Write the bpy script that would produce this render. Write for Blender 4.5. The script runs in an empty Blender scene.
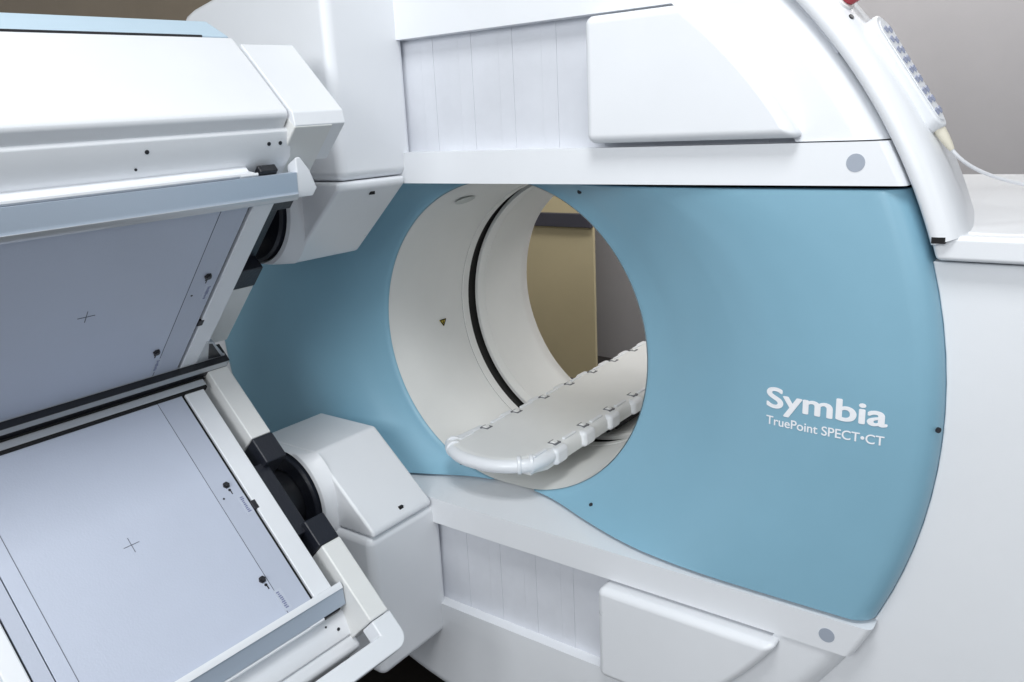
import bpy, bmesh, math, random
from mathutils import Vector, Matrix
random.seed(7)
scene = bpy.context.scene
COL = scene.collection
ZC = 1.05            # height of the bore axis, metres

# ------------------------------------------------------------------ materials
def mat(name, col, rough=0.4, metal=0.0, coat=0.0, bump=0.0, bscale=400, var=0.0, vscale=6, spec=0.5, smudge=0.0):
    m = bpy.data.materials.new(name); m.use_nodes = True
    nt = m.node_tree; N = nt.nodes; L = nt.links
    b = N['Principled BSDF']
    b.inputs['Base Color'].default_value = (*col, 1)
    b.inputs['Roughness'].default_value = rough
    b.inputs['Metallic'].default_value = metal
    b.inputs['Coat Weight'].default_value = coat
    b.inputs['Coat Roughness'].default_value = 0.15
    b.inputs['Specular IOR Level'].default_value = spec
    tc = N.new('ShaderNodeTexCoord')
    if var > 0 or smudge > 0:
        n = N.new('ShaderNodeTexNoise'); n.inputs['Scale'].default_value = vscale
        n.inputs['Detail'].default_value = 5; n.inputs['Roughness'].default_value = .6
        L.new(tc.outputs['Object'], n.inputs['Vector'])
    if var > 0:
        r = N.new('ShaderNodeValToRGB')
        r.color_ramp.elements[0].position = .3; r.color_ramp.elements[1].position = .7
        r.color_ramp.elements[0].color = (*[c * (1 - var) for c in col], 1)
        r.color_ramp.elements[1].color = (*[min(1, c * (1 + var * .5)) for c in col], 1)
        L.new(n.outputs['Fac'], r.inputs['Fac']); L.new(r.outputs['Color'], b.inputs['Base Color'])
    if smudge > 0:
        mr = N.new('ShaderNodeMapRange')
        mr.inputs['From Min'].default_value = .3; mr.inputs['From Max'].default_value = .7
        mr.inputs['To Min'].default_value = rough * (1 - smudge); mr.inputs['To Max'].default_value = min(1, rough * (1 + smudge))
        L.new(n.outputs['Fac'], mr.inputs['Value']); L.new(mr.outputs['Result'], b.inputs['Roughness'])
    if bump > 0:
        n2 = N.new('ShaderNodeTexNoise'); n2.inputs['Scale'].default_value = bscale
        n2.inputs['Detail'].default_value = 2
        L.new(tc.outputs['Object'], n2.inputs['Vector'])
        bp = N.new('ShaderNodeBump'); bp.inputs['Strength'].default_value = bump
        bp.inputs['Distance'].default_value = 0.001
        L.new(n2.outputs['Fac'], bp.inputs['Height']); L.new(bp.outputs['Normal'], b.inputs['Normal'])
    return m

WHITE = mat('white_enamel', (.81, .83, .862), .36, bump=.12, bscale=500, var=.025, vscale=3, smudge=.25, coat=.15)
WARM = mat('warm_white_plastic', (.78, .785, .775), .42, bump=.15, bscale=450, var=.04, vscale=4, smudge=.25)
LINING = mat('bore_lining_plastic', (.79, .795, .775), .45, bump=.15, var=.04, vscale=4, smudge=.2)
BLUE = mat('blue_enamel', (.240, .450, .575), .40, bump=.12, bscale=500, var=.045, vscale=2.5, smudge=.25, coat=.1)
PALE = mat('pale_blue_trim', (.50, .63, .73), .4, bump=.1)
SHUT = mat('shutter_slat', (.66, .68, .73), .5, bump=.1, var=.06, vscale=9)
PLATE = mat('collimator_plate', (.53, .575, .685), .42, bump=.25, bscale=260, var=.03, vscale=4, smudge=.15)
MARG = mat('collimator_margin', (.49, .53, .63), .42, bump=.25, bscale=260, var=.03, vscale=4)
RAIL = mat('rail_aluminium', (.44, .51, .60), .34, metal=.35, bump=.1)
STEEL = mat('bright_profile', (.55, .57, .60), .3, metal=.5)
BLACK = mat('black_plastic', (.012, .013, .017), .38, bump=.25, bscale=250, coat=.1)
SLATE = mat('dark_slate_casting', (.011, .013, .021), .38, bump=.5, bscale=180)
DARK = mat('gap_black', (.006, .006, .007), .8)
SCREW = mat('screw_black', (.03, .03, .035), .35, metal=.4)
CLIPG = mat('clip_grey', (.15, .155, .17), .5)
LINE = mat('engraved_line', (.10, .11, .14), .6)
GREYCAP = mat('grey_cap', (.36, .40, .47), .45)
LETTER = mat('white_lettering', (.92, .93, .96), .4)
RED = mat('red_button', (.45, .01, .03), .3, coat=.3)
YEL = mat('warning_yellow', (.62, .48, .06), .5)
STICK = mat('sticker', (.52, .56, .65), .5)
STICKM = mat('sticker_print', (.20, .22, .36), .6)
KEY = mat('key_blue', (.31, .34, .46), .5)
CABLE = mat('cable_sheath', (.74, .75, .78), .45)
TAN = mat('tan_wall', (.63, .545, .345), .7, bump=.3, bscale=120, var=.05, vscale=2)
GREYW = mat('grey_wall', (.40, .39, .405), .75, bump=.4, bscale=160, var=.05, vscale=2)
BROWNW = mat('brown_wall', (.21, .18, .145), .75, bump=.3, bscale=90, var=.1, vscale=3)
RAILW = mat('wall_guard_grey', (.065, .065, .085), .5)
FLOOR = mat('dark_floor', (.035, .03, .027), .35, var=.25, vscale=8)
CEIL = mat('ceiling_white', (.7, .7, .69), .8)

# ------------------------------------------------------------------ helpers
def thing(name, label, cat, loc, group=None):
    o = bpy.data.objects.new(name, None); COL.objects.link(o)
    o.empty_display_size = .1
    o.location = loc; o['label'] = label; o['category'] = cat
    if group: o['group'] = group
    return o

def root_loc(p):
    l = Vector((0, 0, 0))
    while p: l += p.location; p = p.parent
    return l

def link(name, bm, m, parent=None, bevel=0, seg=3, smooth=True, label=None):
    """bm is in world coordinates; the object hangs under its parent"""
    off = root_loc(parent)
    bmesh.ops.translate(bm, verts=bm.verts, vec=-off)
    me = bpy.data.meshes.new(name); bm.to_mesh(me); bm.free()
    for mm in (m if isinstance(m, (list, tuple)) else [m]): me.materials.append(mm)
    o = bpy.data.objects.new(name, me); COL.objects.link(o)
    if parent: o.parent = parent
    if smooth:
        for p in me.polygons: p.use_smooth = True
        me.set_sharp_from_angle(angle=math.radians(38))
    if bevel > 0:
        md = o.modifiers.new('bevel', 'BEVEL'); md.width = bevel; md.segments = seg
        md.limit_method = 'ANGLE'; md.angle_limit = math.radians(35); md.harden_normals = True
        md.use_clamp_overlap = True
    if label: o['label'] = label
    return o

def struct(o):
    o['kind'] = 'structure'; return o

class F:
    """a local frame: local (a,b,c) -> world"""
    def __init__(s, o, a, b, c): s.o = Vector(o); s.a = Vector(a); s.b = Vector(b); s.c = Vector(c)
    def __call__(s, a, b, c): return s.o + s.a * a + s.b * b + s.c * c
W = F((0, 0, ZC), (1, 0, 0), (0, 1, 0), (0, 0, 1))         # gantry frame: x, depth, height above bore axis

def box(bm, fr, a0, a1, b0, b1, c0, c1):
    vs = [bm.verts.new(fr(a, b, c)) for a in (a0, a1) for b in (b0, b1) for c in (c0, c1)]
    fs = [bm.faces.new([vs[i] for i in q]) for q in ((0, 1, 3, 2), (4, 6, 7, 5), (0, 4, 5, 1), (2, 3, 7, 6), (0, 2, 6, 4), (1, 5, 7, 3))]
    bmesh.ops.recalc_face_normals(bm, faces=fs)
    return fs

def bx(fr, *d):
    bm = bmesh.new(); box(bm, fr, *d); return bm

def prism(bm, fr, pts, axis, d0, d1):
    """polygon pts in the two axes other than `axis`, extruded along it"""
    def mk(p, d):
        q = list(p); q.insert(axis, d); return fr(*q)
    A = [bm.verts.new(mk(p, d0)) for p in pts]; B = [bm.verts.new(mk(p, d1)) for p in pts]
    n = len(pts); fs = [bm.faces.new(A), bm.faces.new(B[::-1])]
    for i in range(n): fs.append(bm.faces.new((A[i], B[i], B[(i + 1) % n], A[(i + 1) % n])))
    bmesh.ops.recalc_face_normals(bm, faces=fs)
    return A, B

def cyl(bm, c, axis, r, h, n=24, r2=None):
    """cylinder from c along axis by h"""
    z = Vector(axis).normalized(); x = z.orthogonal().normalized(); y = z.cross(x); c = Vector(c)
    r2 = r if r2 is None else r2
    A = [bm.verts.new(c + (x * math.cos(t) + y * math.sin(t)) * r) for t in [2 * math.pi * i / n for i in range(n)]]
    B = [bm.verts.new(c + z * h + (x * math.cos(t) + y * math.sin(t)) * r2) for t in [2 * math.pi * i / n for i in range(n)]]
    fs = [bm.faces.new(A[::-1]), bm.faces.new(B)]
    for i in range(n): fs.append(bm.faces.new((A[i], A[(i + 1) % n], B[(i + 1) % n], B[i])))
    bmesh.ops.recalc_face_normals(bm, faces=fs)

def lathe_y(bm, cx, cz, prof, n=96, a0=0, a1=2 * math.pi, closed=True, flip=False):
    """revolve prof [(r, y)] about the axis (cx, *, cz)"""
    rings = []
    m = n if closed else n + 1
    for i in range(m):
        t = a0 + (a1 - a0) * i / n
        rings.append([bm.verts.new((cx + r * math.cos(t), y, cz + r * math.sin(t))) for r, y in prof])
    for i in range(n):
        p, q = rings[i], rings[(i + 1) % m]
        for j in range(len(prof) - 1):
            f = (p[j], q[j], q[j + 1], p[j + 1])
            bm.faces.new(f[::-1] if flip else f)
    return rings

def tube(bm, pts, r, n=10):
    pts = [Vector(p) for p in pts]; rings = []
    up = Vector((0, 0, 1))
    for i, p in enumerate(pts):
        t = (pts[min(i + 1, len(pts) - 1)] - pts[max(i - 1, 0)]).normalized()
        x = t.cross(up).normalized(); y = t.cross(x)
        rr = r[i] if isinstance(r, (list, tuple)) else r
        rings.append([bm.verts.new(p + (x * math.cos(2 * math.pi * k / n) + y * math.sin(2 * math.pi * k / n)) * rr) for k in range(n)])
    for i in range(len(pts) - 1):
        for k in range(n):
            bm.faces.new((rings[i][k], rings[i][(k + 1) % n], rings[i + 1][(k + 1) % n], rings[i + 1][k]))
    bm.faces.new(rings[0]); bm.faces.new(rings[-1][::-1])
    bmesh.ops.recalc_face_normals(bm, faces=bm.faces[:])

def interp(tab, x):
    if x <= tab[0][0]: return tab[0][1]
    for (x0, y0), (x1, y1) in zip(tab, tab[1:]):
        if x <= x1:
            t = (x - x0) / (x1 - x0); t = t * t * (3 - 2 * t) * .35 + t * .65
            return y0 + (y1 - y0) * t
    return tab[-1][1]

# ================================================================== THE GANTRY
RD = .927            # radius of the rotating front disc
RB = .3675            # radius of the bore mouth
HB = .3625            # half height of the blue front
g = thing('medical_scanner', 'large white scanner ring with blue front panels, a round patient opening and the word Symbia', 'scanner', (0, .5, 0))

TAB = [(-.16, .152), (-.104, .15), (-.03, .141), (.02, .131), (.1, .094), (.16, .069), (.195, .055), (.278, .028), (.35, .015), (.44, .006), (.54, .004)]
def depth(x, z):
    w = abs(x) - RB * math.sqrt(max(0, 1 - (z / .378) ** 2))
    return sum(interp(TAB, w + k * .022) for k in (-2, -1, 0, 1, 2)) / 5
def blue_half(sgn):
    bm = bmesh.new(); rows = []
    NZ, NX = 90, 64
    rnd = .04
    for j in range(NZ + 1):
        z = HB * math.sin(math.pi / 2 * (2 * j / NZ - 1)) * .35 + HB * (2 * j / NZ - 1) * .65
        x0 = math.sqrt(RB ** 2 - z * z); x1 = math.sqrt(RD ** 2 - z * z)
        row = []
        # rolled lip going into the bore
        y0 = depth(x0, z)
        row.append((x0, y0 + .05))
        row.append((x0, y0 + .006)); row.append((x0 + .0018, y0 + .0018))
        for i in range(NX + 1):
            x = x0 + .006 + (x1 - rnd - x0 - .006) * i / NX
            row.append((x, depth(x, z)))
        for k in range(1, 9):
            a = k / 8 * math.pi / 2
            row.append((x1 - rnd + rnd * math.sin(a), depth(x1 - rnd, z) + rnd * (1 - math.cos(a))))
        row.append((x1, .12))
        rows.append([bm.verts.new((sgn * x, y, ZC + z)) for x, y in row])
    # turned-back top and bottom flanges
    def flange(row, dz):
        r1 = [bm.verts.new(v.co + Vector((0, .0025, dz * .002))) for v in row]
        r2 = [bm.verts.new(v.co + Vector((0, .03, dz * .002))) for v in row]
        return r1, r2
    b1, b2 = flange(rows[0], -1); t1, t2 = flange(rows[-1], 1)
    rows = [b2, b1] + rows + [t1, t2]
    for r0, r1 in zip(rows, rows[1:]):
        for i in range(len(r0) - 1):
            bm.faces.new((r0[i], r0[i + 1], r1[i + 1], r1[i]))
    bmesh.ops.recalc_face_normals(bm, faces=bm.faces[:])
    bm.faces.ensure_lookup_table()
    f = bm.faces[len(bm.faces) // 2]
    if f.normal.y > 0: bmesh.ops.reverse_faces(bm, faces=bm.faces[:])
    return bm
pr = link('front_panel', blue_half(1), BLUE, g, label='blue curved front panel on the side with the white lettering')
pl = link('front_panel', blue_half(-1), BLUE, g, label='blue curved front panel behind the two detector heads')

# dark backing behind the panels and seams
bm = bmesh.new(); lathe_y(bm, 0, ZC, [(.385, .19), (.92, .19), (.92, .3)], 96)
link('backing_plate', bm, DARK, g)

def arc(r, a0, a1, n):
    return [(r * math.cos(a0 + (a1 - a0) * i / n), r * math.sin(a0 + (a1 - a0) * i / n)) for i in range(n + 1)]
def seg_poly(z0, z1, r, n=14):
    """closed strip of a disc between heights z0<z1 (counter clockwise)"""
    return arc(r, math.asin(z0 / r), math.asin(z1 / r), n) + arc(r, math.pi - math.asin(z1 / r), math.pi - math.asin(z0 / r), n)

def disc_part(name, poly, y0, y1, r, m, sy=1, wb=.042, small=.004, parent=g):
    bm = bmesh.new()
    pts = [(x, z * sy) for x, z in poly]
    A, B = prism(bm, W, pts, 1, y0, y1)
    n = len(A)
    on = lambda v: abs(math.hypot(v.co.x, v.co.z - ZC) - r) < 1e-4
    big = [e for e in bm.edges if e.verts[0] in A and e.verts[1] in A and on(e.verts[0]) and on(e.verts[1]) and e.calc_length() < .12]
    bmesh.ops.bevel(bm, geom=big, offset=wb, segments=8, affect='EDGES', profile=.5, clamp_overlap=True)
    bmesh.ops.recalc_face_normals(bm, faces=bm.faces[:])
    return link(name, bm, m, parent, bevel=small, seg=3)

for sy, w in ((1, 'upper'), (-1, 'lower')):
    # thin strip next to the blue front
    disc_part('front_band', seg_poly(.371, .4355, .932), 0, .2, .932, WHITE, sy)
    # segment with the slot for the arm
    r = .932; rs = .818
    out = arc(r, math.asin(.4375 / r), math.pi - math.asin(.662 / r), 40)
    cover_arc = arc(rs, math.asin(.662 / rs), math.asin(.4375 / rs), 8)
    disc_part('front_segment', out + cover_arc, .005, .2, r, WHITE, sy, wb=.05)
    # accordion shutter inside the slot
    bm = bmesh.new(); x = .74; k = 1
    while x > -.9:
        w_ = .0335
        y = .033 + (k % 3 == 0) * .0006
        box(bm, W, x - w_ + (.0003 if k % 3 == 0 else .00015), x, y, y + .02, min(.43 * sy, .67 * sy), max(.43 * sy, .67 * sy))
        x -= w_; k += 1
    link('slot_shutter', bm, SHUT, g, bevel=0)
    # the sliding cover, its outer end following the disc
    ra = .833
    pts = [(.333, .4440), *arc(ra, math.asin(.4440 / ra), math.asin(.6555 / ra), 10), (.333, .6555)]
    bm = bmesh.new(); prism(bm, W, [(x, z * sy) for x, z in pts], 1, -.030, .045)
    link('sliding_cover', bm, WHITE, g, bevel=.016, seg=6)
    # grey cap
    bm = bmesh.new(); cyl(bm, (.7825, .0006, ZC + .405 * sy), (0, -1, 0), .0135, .0012, 32)
    link('grey_cap', bm, GREYCAP, g)

# little screws of the blue front
for x, z in ((.242, .348), (.245, -.337), (-.154, -.337)):
    bm = bmesh.new(); y = depth(x, z)
    cyl(bm, (x, y + .001, ZC + z), (0, -1, 0), .0045, .0035, 16)
    link('screw', bm, SCREW, pr if x > 0 else pl)
bm = bmesh.new(); cyl(bm, (.922, .018, ZC - .0), (.8, -.6, 0), .0045, .003, 16); link('screw', bm, SCREW, pr)

# ---- the bore
bm = bmesh.new(); n = 160
prof = [(RB - .001, 0.0), (RB - .004, .03), (.3605, .10), (.357, .18), (.3535, .24), (.353, .262)]
rings = []
for i in range(n):
    t = 2 * math.pi * i / n
    zz = RB * math.sin(t); y0 = depth(RB * math.cos(t), max(-HB, min(HB, zz))) + .004
    ring = [bm.verts.new((0 + r * math.cos(t), y0 + (.415 - y0) * (y / .262), ZC + r * math.sin(t))) for r, y in prof]
    rings.append(ring)
for i in range(n):
    p, q = rings[i], rings[(i + 1) % n]
    for j in range(len(prof) - 1): bm.faces.new((p[j], p[j + 1], q[j + 1], q[j]))
lin = link('bore_lining', bm, LINING, g)
bm = bmesh.new(); lathe_y(bm, 0, ZC, [(.354, .417), (.352, .418), (.351, .436), (.352, .443), (.357, .444)], 128, flip=True)
link('lining_edge', bm, LINING, g)
bm = bmesh.new(); lathe_y(bm, 0, ZC, [(.357, .41), (.368, .442), (.368, .496), (.354, .505)], 128, flip=True)
link('bore_gap', bm, mat('gap_brush_black', (.014, .013, .012), .8), g)
bm = bmesh.new(); lathe_y(bm, 0, ZC, [(.362, .487), (.353, .487), (.351, .490), (.3505, .517), (.3515, .5175), (.3515, .5190), (.3505, .5195), (.3495, .685), (.350, .700), (.356, .715), (.37, .745), (.40, .80), (.46, .88), (.60, .99)], 128, flip=True)
link('inner_tunnel', bm, LINING, g)
# warning triangle on the lining
bm = bmesh.new(); th = math.radians(186); rr = .3553
def onbore(dt, y, r=rr): t = th + dt; return Vector((r * math.cos(t), y, ZC + r * math.sin(t)))
vs = [bm.verts.new(p) for p in (onbore(-.026, .315), onbore(-.026, .345), onbore(.030, .330))]
bm.faces.new(vs); wt = link('warning_triangle', bm, YEL, lin)
bm = bmesh.new()
for (a, y), (b, y2) in (((-.0235, .3185), (-.0235, .3415)), ((-.0235, .3415), (.0235, .330)), ((.0235, .330), (-.0235, .3185)), ((-.02, .33), (.006, .33))):
    p, q = onbore(a, y, rr - .0008), onbore(b, y2, rr - .0008); d = (q - p).normalized(); s = Vector((1, 0, 0)).cross(d).normalized() * .0016
    bm.faces.new([bm.verts.new(v) for v in (p - s, q - s, q + s, p + s)])
link('triangle_print', bm, DARK, lin)
bm = bmesh.new()
vs = []
for k in range(28):
    t = 2 * math.pi * k / 28; dt = math.radians(120.5) + .052 * math.cos(t); yy = .25 + .034 * math.sin(t)
    vs.append(bm.verts.new((.3572 * math.cos(dt), yy, ZC + .3572 * math.sin(dt))))
bm.faces.new(vs); link('light_window', bm, mat('window_grey', (.56, .59, .57), .4), lin)

# ---- outer ring round the disc
a_end = math.asin(.296 / .97)
bm = bmesh.new()
prof = [(.9, .19), (.936, .19), (.936, .012), (.938, .005), (.942, .001), (.950, 0), (.962, .003), (.972, .012), (.979, .03), (.982, .06), (.980, .10), (.973, .17), (.957, .30), (.938, .42), (.91, .52), (.85, .60)]
R = lathe_y(bm, 0, ZC, prof, 120, a_end, math.pi - a_end, closed=False)
for rg in (R[0], R[-1]): bm.faces.new(rg)
bmesh.ops.recalc_face_normals(bm, faces=bm.faces[:])
ring = link('outer_ring', bm, WHITE, g)
bm = bmesh.new(); lathe_y(bm, 0, ZC, [(.928, .09), (.940, .09)], 90, a_end, math.pi - a_end, closed=False, flip=True)
link('ring_gap', bm, DARK, g)
# body behind
bm = bmesh.new(); lathe_y(bm, 0, ZC, [(.60, .99), (.72, .99), (.76, .93), (.76, .3)], 96, flip=True)
link('rear_body', bm, WHITE, g)

# ---- side housings with the round notch for the disc
def side(sgn, a0, a1, x_out, zlo, zhi, y0, y1, name, rn, m, bev, seg=5):
    ar = arc(rn, a0, a1, 30)
    pts = [(x_out, zlo), (x_out, zhi)] + ar[::-1]
    pts = [(sgn * x, z) for x, z in pts]
    bm = bmesh.new(); prism(bm, W, pts, 1, y0, y1)
    return link(name, bm, m, g, bevel=bev, seg=seg)
for sgn in (1, -1):
    zt = .2568
    side(sgn, -math.radians(73), math.asin(zt / .9274), 1.75, -ZC + .02, zt, .040, 1.12, 'side_housing', .9274, WHITE, .003)
    # top cover on it
    zt2 = .299
    ar = arc(.937, math.asin(.2625 / .937), math.asin(zt2 / .937), 4)
    bm = bmesh.new()
    prism(bm, W, [(sgn * x, z) for x, z in [(1.78, .2625), (1.78, zt2)] + ar[::-1]], 1, .012, 1.14)
    link('top_cover', bm, WHITE, g, bevel=.012, seg=5)
    bm = bx(W, *sorted((sgn * .93, sgn * 1.7)), .05, 1.0, .250, .266); link('seam', bm, DARK, g)
# moulded collar where the ring meets the top cover
bm = bmesh.new()
for rr_, h in ((.10, .004),):
    pr_ = [(.97 + .12 * math.cos(t), .20 + .16 * math.sin(t)) for t in [2 * math.pi * i / 40 for i in range(40)]]
    prism(bm, W, pr_, 2, .29, .3012)
link('ring_foot', bm, WHITE, g, bevel=.002)
bm = bx(W, .893, .911, .0, .02, .2895, .2985); link('ring_foot_gap', bm, DARK, g)
link('rear_deck', bx(W, .3, 1.76, .16, 1.139, .268, .2985), WHITE, g)
# plinth
bm = bx(W, -.8, .8, .3, 1.0, -ZC + .004, -.6); link('plinth', bm, DARK, g)

# ---- lettering
def text(body, x0, x1, zb, cap, parent, spread=0.0, name='lettering', m=LETTER):
    cu = bpy.data.curves.new('t', 'FONT'); cu.body = body; cu.size = 1
    o = bpy.data.objects.new('t', cu); COL.objects.link(o)
    dg = bpy.context.evaluated_depsgraph_get()
    me = bpy.data.meshes.new_from_object(o.evaluated_get(dg))
    xs = [v.co.x for v in me.vertices]; mnx, mxx = min(xs), max(xs)
    bpy.data.objects.remove(o)
    sx = (x1 - x0 - 2 * spread) / (mxx - mnx); sz = (cap - spread) / .73
    out = bmesh.new(); k = 0
    offs = [(0, 0)] + [(spread * math.cos(a * math.pi / 4), .6 * spread * math.sin(a * math.pi / 4)) for a in range(8)] if spread else [(0, 0)]
    offs += [(q[0] * .5, q[1] * .5) for q in offs[1:]]
    for dx, dz in offs:
        vm = []
        for v in me.vertices:
            x = x0 + spread + (v.co.x - mnx) * sx + dx; z = zb + v.co.y * sz + dz + (x - .7535) * .027
            vm.append(out.verts.new((x, depth(x, z) - .0007 - k * .00002, ZC + z)))
        for p in me.polygons:
            try: out.faces.new([vm[i] for i in p.vertices])
            except ValueError: pass
        k += 1
    bpy.data.meshes.remove(me)
    for f in out.faces:
        f.smooth = False; f.normal_update()
        if f.normal.y > 0: f.normal_flip()
    return link(name, out, m, parent, smooth=False)
text('Symbia', .6525, .8535, -.0070, .0395, pr, spread=.0019)
text('TruePoint SPECT•CT', .6535, .8505, -.0392, .0168, pr, spread=.0003)

# ---- stop button on the ring
t = math.radians(40.5); p = Vector((.972 * math.cos(t), .035, ZC + .972 * math.sin(t))); rad = Vector((math.cos(t), -.3, math.sin(t))).normalized()
bm = bmesh.new(); cyl(bm, p, rad, .016, .012, 24); sb = link('stop_button_base', bm, WARM, g, bevel=.002)
bm = bmesh.new(); cyl(bm, p + rad * .012, rad, .012, .02, 20, .018); cyl(bm, p + rad * .032, rad, .018, .008, 20, .012)
link('stop_button', bm, RED, sb, bevel=.003)
bm = bmesh.new(); t2 = math.radians(38.9); p2 = Vector((.974 * math.cos(t2), .02, ZC + .974 * math.sin(t2)))
cyl(bm, p2, rad, .004, .003); link('indicator_lamp', bm, SCREW, g)

# ================================================================== THE HAND CONTROLLER
ta, tb = math.radians(37.5), math.radians(26.8)
pa = Vector((.980 * math.cos(ta), .055, ZC + .980 * math.sin(ta))); pb = Vector((.982 * math.cos(tb), .055, ZC + .982 * math.sin(tb)))
hc = thing('hand_controller', 'slim white hand control with blue key symbols and white cable, hung on the scanner ring', 'remote control', tuple(pa))
ax = (pb - pa); Lh = ax.length; ax.normalize()
tm = (ta + tb) / 2; nr = Vector((math.cos(tm), -.10, math.sin(tm))); nr = (nr - ax * nr.dot(ax)).normalized(); wd = ax.cross(nr).normalized()
H = F(pa + nr * .004, ax, wd, nr)
def stadium(l0, l1, w0, w1, n=8):
    r = []
    for i in range(n + 1):
        a = -math.pi / 2 + math.pi * i / n; r.append((l1 - w1 + w1 * math.cos(a), w1 * math.sin(a)))
    for i in range(n + 1):
        a = math.pi / 2 + math.pi * i / n; r.append((l0 + w0 + w0 * math.cos(a), w0 * math.sin(a)))
    return r
bm = bmesh.new(); prism(bm, H, stadium(-.01, Lh, .030, .020), 2, -.006, .014); hb = link('controller_body', bm, WHITE, hc, bevel=.004)
bm = bmesh.new(); prism(bm, H, stadium(.0, Lh - .01, .023, .014), 2, .0141, .0152); link('keypad', bm, WHITE, hc)
for i in range(9):
    a = .018 + i * (Lh - .045) / 8
    for j in (-1, 1):
        bm = bmesh.new(); w = .0085; dx = random.uniform(-.002, .002)
        prism(bm, H, [(a - .006 + dx, j * w - .005), (a + .003 + dx, j * w - .006), (a + .006 + dx, j * w + .002), (a - .002 + dx, j * w + .006)], 2, .0153, .0172)
        link('key', bm, KEY, hc, bevel=.0006)
bm = bmesh.new(); prism(bm, H, [(.03, -.004), (Lh, -.012), (Lh, -.002), (.03, .004)], 2, -.012, -.006); link('mounting_clip', bm, WARM, hc)
e = pb + ax * 0 + nr * .008
bm = bmesh.new(); tube(bm, [e - ax * .004, e + ax * .012, e + ax * .026, e + ax * .034], [.0085, .0075, .0055, .0035]); link('strain_relief', bm, mat('cream_rubber', (.70, .66, .55), .5), hc, bevel=0)
c0 = e + ax * .03
pts = []
P0, P1, P2, P3 = c0, c0 + ax * .08, Vector((1.07, .30, 1.385)), Vector((1.30, .42, 1.352))
for i in range(29):
    s = i / 28; pts.append(P0 * (1 - s) ** 3 + P1 * 3 * s * (1 - s) ** 2 + P2 * 3 * s * s * (1 - s) + P3 * s ** 3)
pts.append(Vector((1.55, .55, 1.352)))
bm = bmesh.new(); tube(bm, pts, .0027); link('cable', bm, CABLE, hc)

# ================================================================== THE PATIENT TABLE
tb_ = thing('patient_table', 'narrow white patient table board with clips along its edges, lying through the round opening', 'patient table', (0, .04, .80))
X0, X1, ZT = -.118, .118, .800
def nose(u): return .036 + .045 * abs(u) ** 2.4       # u in -1..1
CS = [(-.121, -.043), (-.124, -.028), (-.1225, -.014), (-.115, -.004), (-.104, -.0005), (-.09, -.001), (-.05, -.003), (0, -.004)]
CS = CS + [(-x, z) for x, z in CS[-2::-1]]
SH = -.008
bm = bmesh.new(); rows = []
for k, (dy, dz) in enumerate(((.016, -.030), (.004, -.026), (-.002, -.017), (.0, -.008), (.008, -.001), (.02, 0))):
    rows.append([bm.verts.new((x * .97 + SH - .012, nose(x / .124) + dy, ZT + z * (1 if k > 3 else .35) + dz * (1 if k > 3 else .8))) for x, z in CS])
for y in [.13 + .03 * i for i in range(53)]:
    rows.append([bm.verts.new((x + SH, y, ZT + z)) for x, z in CS])
for r0, r1 in zip(rows, rows[1:]):
    for i in range(len(CS) - 1): bm.faces.new((r0[i], r0[i + 1], r1[i + 1], r1[i]))
    bm.faces.new((r0[0], r1[0], r1[-1], r0[-1]))
bmesh.ops.recalc_face_normals(bm, faces=bm.faces[:])
link('board', bm, mat('table_white', (.77, .78, .775), .4, bump=.1, var=.03), tb_)
for sx in (-1, 1):
    for k in range(12):
        y = .052 + .1275 * (k + 1)
        # rounded lug on the flank
        x0_, x1_ = sorted((SH + sx * .106, SH + sx * .1345))
        bm = bmesh.new(); box(bm, W, x0_, x1_, y - .027, y + .027, ZT - .043 - ZC, ZT - .0015 - ZC)
        link('edge_lug', bm, WHITE, tb_, bevel=.0115, seg=6)
        cyb = bmesh.new(); box(cyb, W, SH + sx * .1085 - .0045, SH + sx * .1085 + .0045, y - .086, y - .034, ZT - .003 - ZC, ZT + .0025 - ZC)
        link('edge_ridge', cyb, WHITE, tb_, bevel=.002)
        # strap clip: dark notch with a bent loop in it
        yc = .060 + .1305 * (k + 1); cx = SH + sx * .102
        bm = bmesh.new(); box(bm, W, cx - .012, cx + .012, yc - .011, yc + .012, ZT - .012 - ZC, ZT + .0006 - ZC)
        cl = link('clip', bm, CLIPG, tb_, bevel=.001)
        bm = bmesh.new(); cyl(bm, (cx, yc - .008, ZT - .004), (0, 1, 0), .0088, .014, 20); link('clip_loop', bm, WARM, cl, bevel=.0015)
# collars at the nose corners, and the bumper lip
bm = bmesh.new(); pts = []
for i in range(21):
    u = -1 + 2 * i / 20
    pts.append((SH - .014 + X0 - .002 + (X1 - X0 + .004) * i / 20, nose(u) + .006, ZT - .018 - .003 * (1 - u * u)))
pts = [(pts[0][0] + .011, .17, pts[0][2]), (pts[0][0] + .008, .13, pts[0][2])] + pts + [(pts[-1][0] + .008, .13, pts[-1][2]), (pts[-1][0] + .009, .17, pts[-1][2])]
tube(bm, pts, [.0162] * len(pts), 14); link('nose_bumper', bm, WHITE, tb_)
for sx, xe in ((-1, X0), (1, X1)):
    for d in (0, .016):
        bm = bmesh.new(); c = Vector((SH - .013 + xe - sx * (.002 + d * 1.25), .088 - d * 1.3, ZT - .018)); cyl(bm, c - Vector((sx * .004, -.003, 0)), (sx * .8, .6, 0), .0215, .010, 24)
        link('collar', bm, WHITE, tb_, bevel=.003)
bm = bx(W, -.09, .09, .5, 1.66, ZT - .075 - ZC, ZT - .036 - ZC); link('carriage', bm, DARK, tb_)
bm = bmesh.new()
for i in range(5):
    tube(bm, [(-.06 + .03 * i, .42 + .02 * i, ZT - .085), (-.05 + .03 * i, .9, ZT - .088), (-.06 + .03 * i, 1.6, ZT - .085)], .006, 8)
link('cable_bundle', bm, BLACK, tb_)
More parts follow.
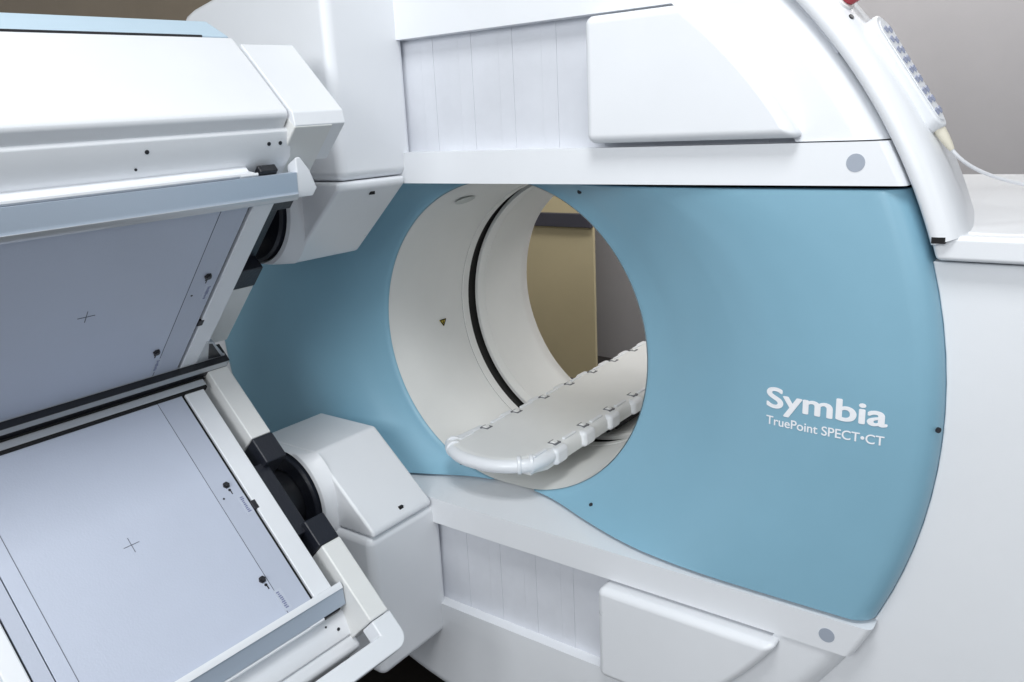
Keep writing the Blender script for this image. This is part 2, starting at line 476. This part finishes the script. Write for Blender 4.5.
bm = bx(W, -.10, .10, 1.35, 1.75, -ZC, ZT - .075 - ZC); link('pedestal', bm, WARM, tb_, bevel=.02)

# ================================================================== THE DETECTOR HEADS
VL = Vector((.042, .999, .019)).normalized()
FL = F((-.424, -.42, 1.020), (.707, -.016, -.707), -VL, (.706, -.043, .706))
FU = F((-.416, -.42, 1.087), (.706, -.043, .707), -VL, (.707, -.016, -.707))

def disc_on(bm, fr, a, b, c, r, h, n=20):
    cyl(bm, fr(a, b, c), fr.c, r, h, n)

def head(fr, sy, lab, loc, up):
    h = thing('detector_head', lab, 'detector', loc, 'detector heads of the scanner')
    ar = .478 if up else .504           # where the outer rail starts on the face
    s = -1 if up else 1
    # --- body behind the face
    bm = bmesh.new()
    prism(bm, fr, [(-.03, -.012), (ar, -.012), (ar, -.10), (ar + .08, -.10), (ar + .08, -.25), (ar - .02, -.308), (.02, -.308), (-.03, -.2)], 1, 0.0, .505)
    link('housing', bm, WHITE, h, bevel=.006)
    # --- the collimator face
    fp = link('collimator_face', bx(fr, -.012, ar + .006, .0035, .4365, -.014, 0), PLATE, h, bevel=.0008, seg=2)
    link('face_margin', bx(fr, -.012, ar + .006, .4385, .463, -.014, .0), MARG, h)
    for g0, g1 in ((-.0035, .0035), (.436, .439), (.463, .466)): link('face_gap', bx(fr, -.012, ar + .002, g0, g1, -.013, -.006), DARK, h)
    link('inner_margin', bx(fr, -.012, ar + .006, .0042, .0565, -.004, .0004), MARG, fp)
    for g0 in (.0566, .4095): link('engraved_line', bx(fr, -.012, ar + .002, g0, g0 + .001, -.002, .0005), LINE, fp)
    bm = bmesh.new(); box(bm, fr, .238, .268, .2372, .2382, -.002, .0005); box(bm, fr, .2525, .2535, .223, .252, -.002, .00065)
    link('alignment_cross', bm, LINE, fp)
    # screws and stickers on the margin
    S = ((.221, .026), (.424, .066)) if not up else ((.297, .028), (.08, .072))
    for (a, b) in S:
        bm = bmesh.new(); disc_on(bm, fr, a, b, 0, .0072, .0035, 6); disc_on(bm, fr, a, b, .0005, .0045, .006, 16); sc = link('screw', bm, SCREW, h)
        d = 1 if not up else -1
        bm = bmesh.new(); disc_on(bm, fr, a + d * .012, b - .001, 0, .003, .001, 10); box(bm, fr, *sorted((a + d * .012, a + d * .022)), b - .003, b - .001, 0, .0009)
        link('screw_tether', bm, SCREW, h)
        a0, a1 = sorted((a + d * .030, a + d * .075)); bb = b - .012 if b < .05 else b - .012
        st = link('sticker', bx(fr, a0, a1, bb - .010, bb + .006, .0002, .0009), STICK, h)
        bm = bmesh.new()
        for i in range(9):
            x = a0 + .006 + (a1 - a0 - .012) * i / 8; box(bm, fr, x - .0012, x + .0014, bb - .005 + random.uniform(0, .003), bb + .001 + random.uniform(0, .002), .001, .0013)
        link('sticker_marks', bm, STICKM, st)
    bm = bmesh.new(); box(bm, fr, .272, .292, -.009, .002, -.004, .002) if not up else box(bm, fr, .135, .152, -.009, .002, -.004, .002); link('latch_tab', bm, SCREW, h, bevel=.001)
    bm = bmesh.new(); disc_on(bm, fr, .245, .045, 0, .0022, .001, 10); link('pin', bm, SCREW, h)
    # white frame strips round the face
    link('face_frame', bx(fr, -.02, ar + .0004, -.047, -.0036, -.045, .0012), WHITE, h, bevel=.002)
    link('face_frame', bx(fr, -.03, ar + .0004, .466, .498, -.045, .003), WHITE, h, bevel=.003)
    link('side_trim', bx(fr, -.02, .52, .499, .512, -.12, -.01), PALE, h, bevel=.003)
    # --- the outer rail: a chamfered bar, then the seat, the sloping screw panel and the cover
    q = lambda *P: [(ar + a, c) for a, c in P]
    b0 = -.090 if up else -.066
    bm = bmesh.new(); prism(bm, fr, q((.001, -.01), (.001, .0055), (.006, .006), (.013, .0035), (.0145, .0005), (.0165, -.001), (.041, -.022), (.030, -.034), (.004, -.034)), 1, b0, .505)
    rl = link('outer_rail', bm, RAIL, h, bevel=.0007, seg=2)
    bm = bmesh.new(); prism(bm, fr, q((.0006, -.004), (.0006, .0062), (.0065, .0068), (.0136, .0042), (.012, -.004)), 1, b0 + .001, .5045)
    link('rail_lip', bm, STEEL if up else WHITE, rl)
    bm = bmesh.new(); prism(bm, fr, q((.034, -.0265), (.0435, -.0245), (.0465, -.0275), (.037, -.040), (.037, -.053), (.03, -.053)), 1, -.005, .5)
    link('rail_seat', bm, WHITE, h, bevel=.0008)
    bm = bmesh.new(); prism(bm, fr, q((.030, -.030), (.0435, -.030), (.0445, -.044), (.030, -.044)), 1, -.056, -.020)
    link('rail_latch', bm, BLACK, h, bevel=.002)
    bm = bmesh.new(); prism(bm, fr, q((.030, -.024), (.0435, -.0235), (.046, -.027), (.030, -.034)), 1, -.012, .022)
    link('latch_plate', bm, WHITE, h, bevel=.001)
    if up:
        bm = bmesh.new(); sec = q((.002, .004), (.0165, -.0025), (.041, -.0235), (.060, -.040), (.03, -.05), (.002, -.02))
        A_, B_ = prism(bm, fr, sec, 1, -.0905, -.12)
        for v, e_ in zip(B_, (-.126, -.134, -.120, -.100, -.105, -.12)): v.co += fr.b * (e_ + .12)
        link('rail_end_block', bm, WHITE, h, bevel=.003)
    # sloping screw panel
    bm = bmesh.new(); prism(bm, fr, q((.0, -.052), (.050, -.051), (.092, -.0725), (.092, -.09), (.0, -.09)), 1, -.092, .51)
    sp = link('screw_panel', bm, WHITE, h, bevel=.003)
    dn = (fr.a * .021 + fr.c * .042).normalized()
    for b, t in ((.172, .62), (.19, .08), (-.045, .55), (-.068, .55)) if up else ((-.045, .5), (-.02, .12)):
        r_ = .0034 if t > .3 else .0022
        bm = bmesh.new(); cyl(bm, fr(ar + .050 + .042 * t, b, -.051 - .0215 * t) - dn * .001, dn, r_, .002, 16); link('screw', bm, SCREW, sp)
    # cover and its pale blue trim
    bm = bmesh.new()
    prism(bm, fr, q((-.2, -.0805), (.085, -.0785), (.117, -.081), (.123, -.088), (.1235, -.20), (.122, -.272), (-.2, -.272)), 1, -.080, .52)
    cv = link('cover', bm, WHITE, h, bevel=.005, seg=4)
    AC = ar + .121
    bm = bmesh.new(); prism(bm, fr, [(-.076, -.2735), (.52, -.2735), (.52, -.3135), (-.052, -.3135)], 0, .30, AC)
    link('trim_strip', bm, PALE, h, bevel=.003)
    link('trim_gap', bx(fr, .30, AC + .0015, -.022, .52, -.2745, -.2715), SCREW, h)
    # --- rails at the inner end where the two heads meet
    if up:
        link('inner_rail', bx(fr, -.052, -.0128, -.112, .505, -.03, .0155), BLACK, h, bevel=.0006)
        link('rail_edge', bx(fr, -.0126, -.0108, -.108, .505, -.004, .0012), STEEL, h)
        link('rail_inlay', bx(fr, -.033, -.0148, -.110, .505, .0150, .0162), STEEL, h)
        bm = bmesh.new(); prism(bm, fr, [(-.0105, -.037), (.068, -.040), (.060, -.056), (-.0105, -.105)], 2, -.006, .003)
        cp = link('rail_end_cap', bm, STEEL, h, bevel=.001)
        bm = bmesh.new(); prism(bm, fr, [(-.004, -.064), (.058, -.047), (.054, -.056), (-.008, -.096)], 2, .002, .0036)
        link('end_cap_slot', bm, BLACK, cp)
    else:
        link('inner_rail', bx(fr, -.0205, -.0045, -.056, .505, -.006, .006), STEEL, h, bevel=.002)
        link('rail_gasket', bx(fr, -.0044, .0018, -.054, .505, -.008, .0055), DARK, h)
        link('rail_gasket', bx(fr, -.060, -.0208, -.062, .505, -.02, .002), DARK, h)
    # --- yoke frame between head and arm
    bT, bi, bo = (-.060, -.082, -.165) if up else (.0165, -.068, -.116)
    e0, e1 = (.155, .425) if not up else (.135, .43)
    yf = link('yoke_frame', bx(fr, -.035 if not up else -.06, e0, bo, bi, -.17, bT), WARM, h, bevel=.003)
    if not up:
        bm = bmesh.new()
        prism(bm, fr, [(e1, bi), (e1, bo), (.605, bo), (.605, bi)], 2, -.17, bT)
        link('yoke_frame', bm, WARM, h, bevel=.004)
        bm = bmesh.new(); cr = [(.680 - .03 + .03 * math.sin(t), bo - .0015 + .03 - .03 * math.cos(t)) for t in [math.pi / 2 * i / 6 for i in range(7)]]
        prism(bm, fr, [(.6065, bi), (.6065, bo - .0015)] + cr + [(.680, .5), (.638, .5), (.638, bi)], 2, -.03, bT + .0015)
        link('yoke_corner', bm, WHITE, h, bevel=.004)
    else:
        bm = bmesh.new(); prism(bm, fr, [(e1, bo), (e1, bi), (.589, bi), (.589, bo)], 2, -.17, bT)
        link('yoke_frame', bm, WARM, h, bevel=.003)
        bm = bmesh.new(); prism(bm, fr, [(.5, -.0625), (.590, -.0615), (.6035, -.080), (.604, -.250), (.5, -.250)], 1, -.193, -.0825)
        link('yoke_corner', bm, WHITE, h, bevel=.002)
    # black bracket with an open pocket
    br = bmesh.new()
    box(br, fr, e0 + .001, e0 + .062, bo - .001, bi + .001, -.12, bT + .001)
    box(br, fr, e1 - .062, e1 - .001, bo - .001, bi + .001, -.12, bT - .004)
    box(br, fr, e0 + .055, e1 - .055, bo - .001, bi + .001, -.12, -.09)
    bk = link('yoke_bracket', br, SLATE, h, bevel=.003)
    link('bracket_bar', bx(fr, e0 + .050, e1 - .045, -.080, -.0458, -.16, -.004 if not up else -.07), SLATE, bk, bevel=.002)
    # --- bearing and collar
    cx, cz = -.385, ZC + s * -.340
    bm = bmesh.new(); lathe_y(bm, cx, cz, [(.070, -.200), (.074, -.232), (.078, -.236), (.112, -.236), (.117, -.231), (.117, -.19)], 72)
    bmesh.ops.recalc_face_normals(bm, faces=bm.faces[:]); bg = link('bearing', bm, SLATE, h)
    bm = bmesh.new(); cyl(bm, (cx, -.19, cz), (0, -1, 0), .073, .10, 64); link('bearing_core', bm, BLACK, bg)
    bm = bmesh.new(); lathe_y(bm, cx, cz, [(.116, -.2), (.119, -.222), (.123, -.226), (.132, -.224), (.138, -.216), (.144, -.205), (.152, -.193)], 80)
    for v in bm.verts: v.co.z = ZC + s * max(-.40, min(-.2185, s * (v.co.z - ZC))); v.co.x = min(v.co.x, -.245)
    bmesh.ops.recalc_face_normals(bm, faces=bm.faces[:]); link('bearing_collar', bm, WHITE, h)
    # --- the arm
    Z = lambda z: ZC + s * (z - 1.05)
    M = lambda z: s * (z - 1.05)
    bm = bmesh.new()
    prism(bm, W, [(-.50, M(.833)), (-.303, M(.833)), (-.135, M(.677)), (-.135, M(.662)), (-.50, M(.662))], 1, -.197, -.004)
    ah = link('arm_head', bm, WHITE, h, bevel=.007, seg=4)
    bm = bmesh.new(); box(bm, W, -.152, -.146, -.098, -.086, *sorted((M(.686), M(.694))));
    link('slot_hole', bm, DARK, ah)
    xl = -.50 if not up else -.585
    zb = .305 if not up else .235
    bm = bmesh.new()
    pts = [(-.138, M(.6608)), (-.138, M(zb)), (xl + .03, M(zb)), (xl + .008, M(zb + .012)), (xl, M(zb + .04)), (xl, M(.6608))] if not up else [(-.138, M(.6608)), (-.138, M(.235)), (-.38, M(.258)), (-.505, M(.282)), (-.560, M(.292)), (-.590, M(.302)), (-.606, M(.318)), (-.613, M(.34)), (-.615, M(.38)), (-.615, M(.6608))]
    A, B = prism(bm, W, pts, 1, -.205 if not up else -.180, .030)
    link('arm_column', bm, WHITE, h, bevel=.020, seg=8)
    return h
head(FU, 1, 'upper white detector head hanging tilted over the other one, grey face turned downwards', (-.3, -.45, 1.5), True)
head(FL, -1, 'lower detector head lying tilted with its pale blue-grey face turned upwards', (-.3, -.45, .6), False)

# ================================================================== THE ROOM
def wall(name, lab, fr_, d, m):
    o = link(name, bx(fr_, *d), m); o['kind'] = 'structure'; o['label'] = lab; return o
G = F((0, 0, 0), (1, 0, 0), (0, 1, 0), (0, 0, 1))
fl = link('floor', bx(G, -6, 5, -5, 5, -.05, 0), FLOOR); struct(fl)
w1 = link('back_wall', bx(G, -6, 5, 3.2, 3.35, 0, 3.1), GREYW); struct(w1)
w2 = link('tan_wall', bx(G, -6, -1.16, 2.5, 2.52, 0, 3.1), TAN); struct(w2)
gd = link('wall_guard', bx(G, -2.9, -1.158, 2.47, 2.5, .962, 1.037), RAILW, bevel=.004); struct(gd)
sk = link('skirting', bx(G, -2.9, -1.157, 2.485, 2.5, 0, .085), RAILW, bevel=.002); struct(sk)
w3 = link('side_wall', bx(G, -3.2, -3.0, -1.5, 2.5, 0, 3.1), BROWNW); struct(w3)
cl_ = link('ceiling', bx(G, -6, 5, -5, 5, 3.1, 3.2), CEIL); struct(cl_)

# ================================================================== LIGHT
def area(name, loc, size, power, target=None, col=(1, 1, 1), sy=None):
    l = bpy.data.lights.new(name, 'AREA'); l.energy = power; l.size = size; l.color = col
    if sy: l.shape = 'RECTANGLE'; l.size_y = sy
    o = bpy.data.objects.new(name, l); COL.objects.link(o); o.location = loc
    d = Vector(target if target else (loc[0], loc[1], 0)) - Vector(loc)
    o.rotation_euler = d.to_track_quat('-Z', 'Y').to_euler()
    return o
area('ceiling_or_fill_panel', (.9, -1.0, 3.05), .7, 25, col=(.97, .99, 1.0), sy=.7)
area('ceiling_or_fill_panel', (.9, -3.8, 2.6), 2.0, 66, target=(.4, 0, .6), col=(.97, .99, 1.0), sy=1.4)  # added front fill from behind the camera, not a ceiling fitting
area('ceiling_or_fill_panel', (.9, 2.2, 3.05), 1.2, 22, col=(1, .98, .95), sy=.6)  # added lamp behind the gantry to brighten the grey back wall
area('ceiling_or_fill_panel', (-.5, 1.6, 3.05), 1.0, 38, target=(-1.3, 2.8, 1.0), col=(1, .98, .95), sy=.6)  # added lamp aimed at the tan wall seen through the bore
area('side_fill', (3.8, -2.6, 2.2), 1.8, 12, target=(.9, 0, 1.0), col=(.96, .985, 1.0), sy=1.4)  # weak fill added from the right, no actual window
wd_ = bpy.data.worlds.new('World'); scene.world = wd_; wd_.use_nodes = True
wd_.node_tree.nodes['Background'].inputs[0].default_value = (.84, .91, 1.0, 1)
wd_.node_tree.nodes['Background'].inputs[1].default_value = .38

# ================================================================== CAMERA
cam = bpy.data.cameras.new('camera'); co = bpy.data.objects.new('camera', cam); COL.objects.link(co)
cam.sensor_width = 36; cam.lens = 812 / 1024 * 36; cam.clip_end = 50; cam.clip_start = .02
Mx = ((.80736721, -.1167635, .57838091), (.5880998, .23885607, -.77271366), (-.04792504, .96400937, .26151315))
m4 = Matrix(Mx).to_4x4(); m4.translation = Vector((1.10, -1.30, 1.54)); co.matrix_world = m4
scene.camera = co
scene.view_settings.view_transform = 'Standard'; scene.view_settings.look = 'None'
scene.view_settings.exposure = .27; scene.view_settings.gamma = 1
scene.cycles.max_bounces = 8; scene.cycles.diffuse_bounces = 5
